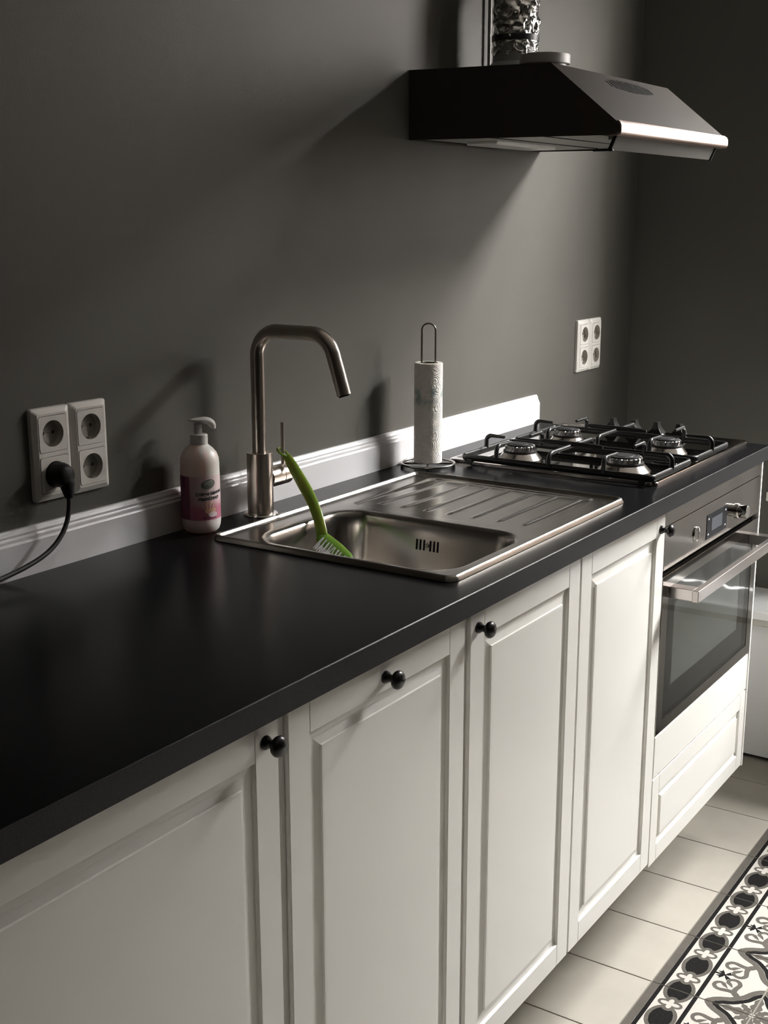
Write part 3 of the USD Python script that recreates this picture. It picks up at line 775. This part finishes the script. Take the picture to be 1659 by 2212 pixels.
part('tray', loft([ringloop(HX0 + .030, HX1 - .030, HY0 + .026, HY1 - .026, .01, H + .0031), ringloop(HX0 + .031, HX1 - .031, HY0 + .027, HY1 - .027, .01, H + .0036)]), 'hob_glassy', hb, smooth=35, label='glossy dark pan of the hob')
BUR = [(.128, -.207, 1.0), (.363, -.207, .92), (.126, -.446, 1.14), (.362, -.446, .95)]
def burner(x, y, s):
    z = H + .0036
    b = part('burner', lathe([(.0475 * s, 0), (.0475 * s, .0020), (.0465 * s, .0032), (.0375 * s, .0138), (.0360 * s, .0150), (.020 * s, .0152), (0, .0152)], 56, (x, y, z)), 'burner_steel', hb, smooth=25)
    part('burner_neck', lathe([(.0355 * s, .0148), (.0355 * s, .0190), (0, .0190)], 48, (x, y, z)), 'burner_cap', b, smooth=30)
    n = 40
    crown = lathe([(.0300 * s, .0185), (.0322 * s, .0192), (.0325 * s, .0286), (.0310 * s, .0300), (0, .0300)], n * 2, (x, y, z))
    v = np.array(crown.vertices); rr = np.hypot(v[:, 0] - x, v[:, 1] - y); j = np.arange(len(v)) % (n * 2)
    gsel = (j % 4 < 1) & (rr > .028 * s) & (v[:, 2] > z + .025)
    v[gsel, :2] = (v[gsel, :2] - (x, y)) * .90 + (x, y)
    crown.vertices = v
    part('burner_crown', crown, 'burner_crown', b, smooth=30)
    part('burner_cap', lathe([(0, .0298), (.0270 * s, .0298), (.0280 * s, .0312), (.0275 * s, .0326), (.0240 * s, .0336), (.0232 * s, .0327), (.0180 * s, .0327), (.0172 * s, .0336), (0, .0338)], 56, (x, y, z)), 'burner_cap', b, smooth=30)
    part('igniter', lathe([(0, 0), (.003, 0), (.003, .020), (.0015, .023), (0, .023)], 10, (x + .047 * s, y + .020, z)), 'socket_white', b, smooth=40)
for a in BUR: burner(*a)
for k, y in enumerate((-.236, -.291, -.347, -.402)):
    x = .556; z = H + .0036
    kb = part('control_knob', lathe([(0, 0), (.0205, 0), (.0210, .003), (.0195, .006), (.0175, .0085), (.0155, .0100), (0, .011)], 36, (x, y, z)), 'knob_dark', hb, smooth=35)
    # flared grip: narrow blade on a wide skirt
    s_ = m3.Manifold.sphere(.0012, 10)
    pts = []
    for zz_, hx, hy in ((.0070, .0145, .0160), (.0110, .0120, .0120), (.0160, .0100, .0080), (.0230, .0090, .0046), (.0275, .0085, .0042)):
        pts.append([(x + sx * hx, y + sy * hy, z + zz_) for sx in (-1, 1) for sy in (-1, 1)])
    grip = None
    pts = [[(p[0], p[1], z + (p[2] - z) * 1.2) for p in q] for q in pts]
    for a_, b_ in zip(pts[:-1], pts[1:]):
        h_ = m3.Manifold.batch_hull([s_.translate(p) for p in a_ + b_]); grip = h_ if grip is None else grip + h_
    part('grip', grip, 'knob_dark', kb, smooth=30)

def pan_support(x0, x1, bxs, label):
    """Black enamelled support over two burners: frame, feet, and bent fingers pointing at the burners."""
    zf = H + .0165; zt = H + .0475; y0, y1 = -.5475, -.1250
    t = thing('pan_support', ((x0 + x1) / 2, (y0 + y1) / 2, H + .003), label, 'pan support', 'pan supports on the hob')
    fr = fillet([(x0, (y0 + y1) / 2, zf), (x0, y0, zf), (x1, y0, zf), (x1, y1, zf), (x0, y1, zf), (x0, (y0 + y1) / 2 + .001, zf)], .012, 6)
    r = np.stack([np.full(len(fr), .0042), np.full(len(fr), .0070)], 1)
    part('frame', tube(fr, r, 12), 'cast_iron', t, smooth=50)
    for sx in (x0, x1):
        for sy in (y0 + .02, y1 - .02):
            part('foot', bx(sx - .0045, sx + .0045, sy - .007, sy + .007, H + .0031, zf - .003, .001), 'black_rubber', t)
    def finger(p, d, L):
        p = np.array([*p, zf]); d = np.array([*d, 0.0])
        pts = fillet([p, p + np.array([0, 0, zt - zf]), p + d * L + np.array([0, 0, zt - zf - .001])], .013, 8)
        n = len(pts); q = np.linspace(0, 1, n)
        part('finger', tube(pts, np.interp(q, [0, .75, 1], [.0049, .0047, .0032]), 10), 'cast_iron', t, smooth=50)
    for bx_, by_ in bxs:
        finger((x0, by_), (1, 0), .062); finger((x1, by_), (-1, 0), .058)
    xm = sum(b[0] for b in bxs) / 2
    finger((bxs[0][0], y1), (0, -1), .044); finger((bxs[1][0], y0), (0, 1), .058)
    ym = (bxs[0][1] + bxs[1][1]) / 2
    hoop = fillet([(x0, ym, zf), (x0, ym, zt - .004), (x1, ym, zt - .004), (x1, ym, zf)], .014, 8)
    part('cross_bar', tube(hoop, .0046, 10), 'cast_iron', t, smooth=50)
    bar = [(bxs[0][0], bxs[0][1] - .048, zt), (bxs[0][0], bxs[0][1] - .055, zt), (xm, ym, zt), (bxs[1][0], bxs[1][1] + .055, zt), (bxs[1][0], bxs[1][1] + .048, zt)]
    bar = [bar[0], (bar[0][0], bar[0][1] - .012, zt), bar[2], (bar[4][0], bar[4][1] + .012, zt), bar[4]]
    part('centre_finger', tube(bar, np.stack([[.0028, .0046, .0048, .0046, .0028], [.0030, .0052, .0056, .0052, .0030]], 1), 12), 'cast_iron', t, smooth=50)
pan_support(.022, .234, [BUR[0][:2], BUR[2][:2]], 'black enamelled pan support over the two burners nearest the sink')
pan_support(.260, .468, [BUR[1][:2], BUR[3][:2]], 'black enamelled pan support over the two burners beside the control knobs')

# ================================================================== built-in oven
ov = thing('built_in_oven', (.3, YD, .465), 'stainless steel built-in oven with dark glass door under the hob', 'oven')
zp0, zp1 = .8085, .9275
zl = .8955
part('control_panel', bx(OX0, OX1, YD, YD + .03, zp0, zl, .0004), 'oven_steel', ov)
part('top_strip', bx(OX0, OX1, YD + .0012, YD + .03, zl + .0006, zp1, .0004), 'oven_steel', ov)
part('housing', bx(OX0 + .02, OX1 - .02, YD + .031, YD + .52, .475, .915), 'oven_black', ov)
part('vent_gap', bx(OX0 + .004, OX1 - .004, YD + .012, YD + .03, .797, zp0 - .0002), 'oven_black', ov)
dp = part('display', bx(.238, .366, YD - .0008, YD + .003, .8195, .8715, .0004), 'display_glass', ov, label='small dark display window')
part('display_screen', bx(.268, .334, YD - .0011, YD, .8330, .8600), 'display_lcd', dp)
for (mx, mz) in ((.249, .862), (.249, .829), (.355, .862), (.355, .829)):
    part('touch_mark', bx(mx - .003, mx + .003, YD - .0011, YD, mz - .0018, mz + .0018), 'mark_white', dp)
bt = part('round_button', lathe([(0, .0015), (.0135, .0015), (.0140, .0005), (.0140, -.001)], 40, (.176, YD, .8455), '-y'), 'oven_steel', ov, smooth=40)
part('button_ring', lathe([(.0140, 0), (.0142, .0022), (.0158, .0026), (.0166, .0018), (.0168, 0)], 44, (.176, YD, .8455), '-y'), 'chrome', bt, smooth=40)
kn = part('dial', lathe([(0, 0), (.0172, 0), (.0176, .0035), (.0168, .0050), (.0148, .0056), (.0148, .0225), (.0140, .0240), (.0120, .0245), (0, .0240)], 48, (.438, YD, .8430), '-y'), 'chrome', ov, smooth=35)
zd0, zd1 = .4660, .7955
gx0, gx1, gz0, gz1 = .0335, .5665, .4905, .7665
dr = part('door', to_tm(mf(bx(OX0, OX1, YD - .0005, YD + .029, zd0, zd1, .0006)) - mf(bx(gx0, gx1, YD - .1, YD + .1, gz0, gz1))), 'oven_steel', ov)
part('door_glass', bx(gx0, gx1, YD + .0004, YD + .0052, gz0, gz1), 'oven_glass', dr, label='dark door glass')
# black mask behind the glass around the see-through middle, and the grey back of the cavity behind it
part('glass_mask', to_tm(mf(bx(gx0, gx1, YD + .0060, YD + .0075, gz0, gz1)) - mf(bx(.090, .513, YD - .1, YD + .1, .545, .722))), 'oven_black', dr)
part('inner_window', bx(.085, .518, YD + .0080, YD + .0110, .54, .727), 'oven_cavity', dr)
part('seal', bx(OX0 + .002, OX1 - .002, YD + .006, YD + .028, zd0 - .006, zd0 - .0004), 'oven_black', ov)
hz, hy = .7565, YD - .060
hx0, hx1 = .0405, .5595
hn = part('handle', bx(hx0 - .004, hx1 + .004, hy, hy + .0125, hz - .0120, hz + .0120, .001), 'handle_steel', ov)
for xx in (hx0, hx1 - .024):
    part('handle_post', bx(xx, xx + .028 if xx < .3 else xx + .024, hy + .0125, YD + .0004, hz - .0115, hz + .0115, .0008), 'handle_steel', hn)

# ================================================================== range hood
hx_0, hx_1 = .004, .600
hd_ = thing('range_hood', (.302, -.23, 1.62), 'dark brown metal range hood with a bright front lip over the hob', 'range hood')
nose = [(-.4480 + .0115 * math.cos(a), 1.6345 + .0115 * math.sin(a)) for a in np.linspace(math.radians(225), math.radians(140), 8)]
outline = Polygon([(-.001, 1.6270), (-.4350, 1.6225), *[(-.4600 + .0 , 1.6300)] * 0, *nose[:0], (-.4520, 1.6240), (-.4580, 1.6290), (-.4595, 1.6350), (-.4570, 1.6420), (-.4520, 1.6470), (-.3150, 1.7570), (-.001, 1.7620)])
outer = extrude_x(outline, hx_0, hx_1)
hol = extrude_x(Polygon([(-.012, 1.60), (-.425, 1.60), (-.425, 1.650), (-.30, 1.740), (-.012, 1.748)]), hx_0 + .006, hx_1 - .006)
part('body', to_tm(mf(outer) - mf(hol)), 'hood_metal', hd_, smooth=25)
lip = Polygon([(-.4365, 1.6212), (-.4560, 1.6220), (-.4605, 1.6245), (-.4620, 1.6290), (-.4616, 1.6400), (-.4590, 1.6450), (-.4533, 1.6490), (-.4515, 1.6467), (-.4568, 1.6420), (-.4596, 1.6350), (-.4590, 1.6280), (-.4520, 1.6242), (-.4365, 1.6228)])
part('front_lip', extrude_x(lip, hx_0 + .002, hx_1 + .001), 'lip_pink_reflection', hd_, smooth=60, label='bright rounded steel lip along the front edge')
gf = part('grease_filter', bx(hx_0 + .008, hx_1 - .008, -.40, -.15, 1.6295, 1.6330), 'filter_grey', hd_)
for y in (-.385, -.27, -.165): part('filter_bar', bx(hx_0 + .03, hx_1 - .03, y, y + .003, 1.6280, 1.6296), 'black_plastic', gf)
part('lamp_panel', bx(hx_0 + .008, hx_1 - .008, -.148, -.014, 1.6290, 1.6330), 'filter_grey', hd_)
part('lamp_lens', rbox(.16, .44, -.120, -.045, 1.6215, 1.6320, .004), 'lamp_lens', hd_, smooth=40)
vs = part('visor', bx(hx_0 + .020, hx_1 - .036, -.4455, -.4425, 1.5945, 1.6225, .0006).apply_transform(trimesh.transformations.rotation_matrix(.42, (1, 0, 0), (0, -.444, 1.6225))), 'visor_glass', hd_, label='clear pull-out visor flap under the lip')
for xx in (hx_0 + .014, hx_1 - .036):
    part('visor_bracket', bx(xx, xx + .006, -.4485, -.4415, 1.5925, 1.6235, .0008).apply_transform(trimesh.transformations.rotation_matrix(.42, (1, 0, 0), (0, -.444, 1.6225))), 'black_plastic', vs)
part('visor_slide', bx(hx_0 + .020, hx_1 - .04, -.4370, -.4280, 1.6150, 1.6220, .001), 'filter_grey', hd_)
part('visor_pull', bx(hx_0 + .014, hx_0 + .022, -.440, -.400, 1.5945, 1.5985, .0008), 'black_plastic', vs)
# vent slots pressed in the sloping face
sl_n = np.array([0, 1.757 - 1.647, -.315 + .452]); sl_n = np.array([0, -(1.757 - 1.647), (-.315 + .452)]); sl_n /= np.linalg.norm(sl_n)
sl_u = np.array([0, -.452 + .315, 1.647 - 1.757]); sl_u /= np.linalg.norm(sl_u)
def on_slope(x, s):
    return np.array([x, -.315, 1.757]) + sl_u * s
for k in range(13):
    L = .040 * math.sqrt(max(1 - ((k - 6) / 6.9) ** 2, .08)); xk = .212 + k * .0178; s0 = .036 + (k - 6) * -.0001
    b = bx(-.0050, .0050, -L / 2, L / 2, -.0004, .0006)
    R_ = np.eye(4); R_[:3, 0] = (1, 0, 0); R_[:3, 1] = sl_u; R_[:3, 2] = np.cross((1, 0, 0), sl_u); R_[:3, 3] = on_slope(xk, s0)
    part('vent_slot', b.apply_transform(R_), 'oven_black', hd_)
part('outlet_cap', lathe([(0, 0), (.0435, 0), (.0435, .0155), (.0505, .0160), (.0512, .0180), (.0512, .0325), (.0500, .0345), (.046, .0352), (0, .0345)], 56, (.1800, -.2150, 1.7595)), 'cap_plastic', hd_, smooth=35, label='light grey blanking cap on the unused outlet')
part('outlet_collar', lathe([(0, 0), (.0570, 0), (.0580, .004), (.0575, .016), (.0530, .027), (.0480, .032), (.0465, .060), (0, .060)], 56, (.2570, -.1065, 1.7605)), 'grey_plastic', hd_, smooth=35)
# crumpled foil duct
dx_, dy_ = .2570, -.1065
path = np.array([(dx_, dy_, z) for z in np.linspace(1.805, 1.885, 52)] + [(dx_ + .13 * (1 - math.cos(a)), dy_ + .03 * (1 - math.cos(a)), 1.885 + .13 * math.sin(a)) for a in np.linspace(.015, 1.2, 84)])
nseg = 150
dm = tube(path, .0492, nseg, caps=False)
v = np.array(dm.vertices); k = np.repeat(np.arange(len(path)), nseg); cen = path[k]
rad = v - cen; rad /= np.linalg.norm(rad, axis=1, keepdims=True)
cr = (meshkit.fbm(v * 55, 2, 5) - .5) * .010 - np.abs(meshkit.noise(v * 78, 9) - .5) * .012 - np.abs(meshkit.noise(v * 150, 4) - .5) * .003
near = np.exp(-((v[:, 2] - 1.8395) / .007) ** 2)
v = v + rad * (cr * (1 - .8 * near) - .002 * near)[:, None]
dm.vertices = v
du = thing('foil_duct', (dx_, dy_, 1.80), 'crumpled silver foil exhaust duct rising from the range hood', 'duct')
part('foil_tube', dm, 'foil', du, smooth=24)
cl = part('hose_clamp', lathe([(.0478, 0), (.0496, 0), (.0500, .001), (.0500, .0105), (.0496, .0115), (.0478, .0115)], 64, (dx_, dy_, 1.8345)), 'dark_clamp', du, smooth=35)
cd = np.array([EYE[0] - dx_, EYE[1] - dy_]); cd /= np.linalg.norm(cd); cd = np.array([cd[0] * math.cos(.25) + cd[1] * math.sin(.25), cd[1] * math.cos(.25) - cd[0] * math.sin(.25)])
part('clamp_screw', m3.Manifold.sphere(.0034, 16).translate((dx_ + cd[0] * .0505, dy_ + cd[1] * .0505, 1.8415)), 'chrome', cl, smooth=True)
single('wall_pipe', tube([(.318, -.0105, 1.772), (.318, -.0105, 1.9), (.318, -.0105, 2.6)], .0042, 14), 'pipe_grey', (.318, -.0105, 1.772), 'thin grey conduit pipe on the wall left of the foil duct', 'pipe', smooth=50)

# ================================================================== wall sockets
def wall_socket(cx, label, group=None):
    z0, z1 = 1.0675, 1.2060; zc = (z0 + z1) / 2; hw = .0367; d = .0115
    t = thing('wall_socket', (cx, 0, zc), label, 'socket', 'wall sockets')
    o = rrect(cx - hw, cx + hw, z0, z1, .004)
    i = rrect(cx - hw + .0085, cx + hw - .0085, z0 + .0085, z1 - .0085, .003)
    def lp(p, y):
        c = np.array(p.exterior.coords)[:-1]; return np.c_[c[:, 0], np.full(len(c), y), c[:, 1]]
    lo = [lp(o, -.0002), lp(o, -.0050), lp(rrect(cx - hw + .0008, cx + hw - .0008, z0 + .0008, z1 - .0008, .0037), -.0068), lp(i, -d)]
    n = len(lo[0]); V = np.vstack(lo); Fc = []
    for a in range(3):
        for j in range(n):
            k = (j + 1) % n; q = (a * n + j, a * n + k, (a + 1) * n + k, (a + 1) * n + j); Fc += [(q[0], q[2], q[1]), (q[0], q[3], q[2])]
    sh = trimesh.Trimesh(V, np.array(Fc), process=False)
    if sh.face_normals[0] @ np.array([V[0, 0] - cx, 0, V[0, 2] - zc]) < 0: sh.invert()
    holes = [rrect(cx - .0272, cx + .0272, c - .0272, c + .0272, .004) for c in (zc + .0305, zc - .0305)]
    plate = wall_extrude(i.difference(unary_union(holes)), -d + .004, .004)
    part('frame', [sh, plate], 'socket_white', t, smooth=30)
    for c in (zc + .0305, zc - .0305):
        sq = rrect(cx - .0265, cx + .0265, c - .0265, c + .0265, .0038).difference(Point(cx, c).buffer(.0196, 24))
        ins = part('socket_insert', wall_extrude(sq, -.0040, .0082), 'socket_white', t, smooth=30)
        part('socket_well', lathe([(0, -.0028), (.0175, -.0028), (.0190, -.0018), (.0196, .008), (.0196, .0090)], 48, (cx, -.0035, c), '-y').apply_transform(np.eye(4)), 'socket_well', ins, smooth=30)
        for s in (-1, 1): part('contact_hole', lathe([(0, 0), (.0026, 0)], 14, (cx + s * .0095, -.0008, c), '-y'), 'oven_black', ins)
        for s in (-1, 1): part('earth_clip', bx(cx - .0022, cx + .0022, -.0085, -.0010, c + s * .0185 - .0008, c + s * .0185 + .0008), 'steel', ins)
        part('mid_line', bx(cx - .0150, cx + .0150, -.0010, -.0006, c - .0004, c + .0004), 'paper_core', ins)
    return t
wall_socket(-.9885, 'white double wall socket with the black plug in its lower outlet')
wall_socket(-.9135, 'empty white double wall socket right beside the one with the black plug')
wall_socket(.8715, 'white double wall socket on the far right, left one of the pair beyond the hob')
wall_socket(.9475, 'white double wall socket on the far right, one of the pair nearest the corner')

# plug and its cable
pg = thing('power_plug', (-.9885, -.012, 1.107), 'black mains plug with its cable in the lower left wall socket', 'plug')
px_, pz_ = -.9885, 1.1062
part('plug_body', lathe([(0, -.006), (.0186, -.006), (.0186, .010), (.0178, .020), (.0150, .027), (.0100, .030), (0, .0305)], 40, (px_, -.009, pz_), '-y'), 'black_plastic', pg, smooth=40)
part('cable_boot', m3.Manifold.batch_hull([m3.Manifold.sphere(r, 16).translate(p) for p, r in (((px_ + .002, -.024, pz_ + .006), .0125), ((px_ + .005, -.030, pz_ - .012), .0108), ((px_ + .004, -.033, pz_ - .030), .0072))]), 'black_plastic', pg, smooth=40)
cpts = spline([(px_ + .003, -.0345, pz_ - .026), (px_ + .001, -.036, pz_ - .042), (px_ - .008, -.0385, pz_ - .068), (px_ - .040, -.0425, pz_ - .098), (px_ - .085, -.045, .9930), (px_ - .14, -.047, .9850), (px_ - .25, -.052, .9795), (px_ - .45, -.06, H + .0040)], 60)
part('cable', tube(cpts, .0036, 12), 'black_rubber', pg, smooth=50)

# ================================================================== low bench along the right wall
bn = thing('low_bench', (1.09, -1.2, 0), 'low white built-in bench along the right wall beyond the oven', 'bench')
part('seat_board', bx(.985, XC - .001, -2.9, -.002, .420, .445, .003), 'bench_white', bn)
part('front_board', bx(1.030, 1.048, -2.9, -.002, .014, .420, .001), 'bench_white', bn)
part('lip_strip', bx(.992, 1.030, -2.9, -.002, .402, .420, .002), 'bench_lip', bn)
part('kick_strip', bx(1.06, 1.08, -2.9, -.002, 0, .10), 'oven_black', bn)
ws = thing('wall_switch', (XC, -.455, .713), 'small white switch box at the right edge of the picture', 'switch')
part('cover', rbox(XC - .018, XC - .0003, -.478, -.430, .700, .727, .003), 'socket_white', ws, smooth=40)
part('rocker', rbox(XC - .0215, XC - .016, -.466, -.442, .706, .721, .002), 'socket_white', ws, smooth=40)

# ================================================================== unseen curtain at the window, placed to dim low daylight and the oven's reflection
cu = thing('unseen_curtain', (XC - .05, -.93, .46), 'unseen white gathered half-height curtain at the window, dimming low daylight and the oven reflection', 'curtain')
cy = np.linspace(-1.16, -.70, 90)
cx_ = XC - .05 + .014 * np.sin(cy * 95) + .006 * np.sin(cy * 41 + 1)
cz = np.linspace(.452, 1.16, 8)
CV = np.array([(x * 1.0, y, z) for z in cz for x, y in zip(cx_, cy)])
ix = np.arange(len(CV)).reshape(8, 90)
cq = np.stack([ix[:-1, :-1], ix[:-1, 1:], ix[1:, 1:], ix[1:, :-1]], -1).reshape(-1, 4)
part('cloth', trimesh.Trimesh(CV, np.vstack([cq[:, [0, 1, 2]], cq[:, [0, 2, 3]]]), process=False), 'curtain', cu, smooth=True)
part('rod', tube([(XC - .05, -1.20, 1.165), (XC - .05, -.66, 1.165)], .006, 12), 'chrome', cu, smooth=50)
for yy in (-1.19, -.67): part('rod_bracket', bx(XC - .052, XC - .0005, yy - .004, yy + .004, 1.159, 1.171), 'chrome', cu)
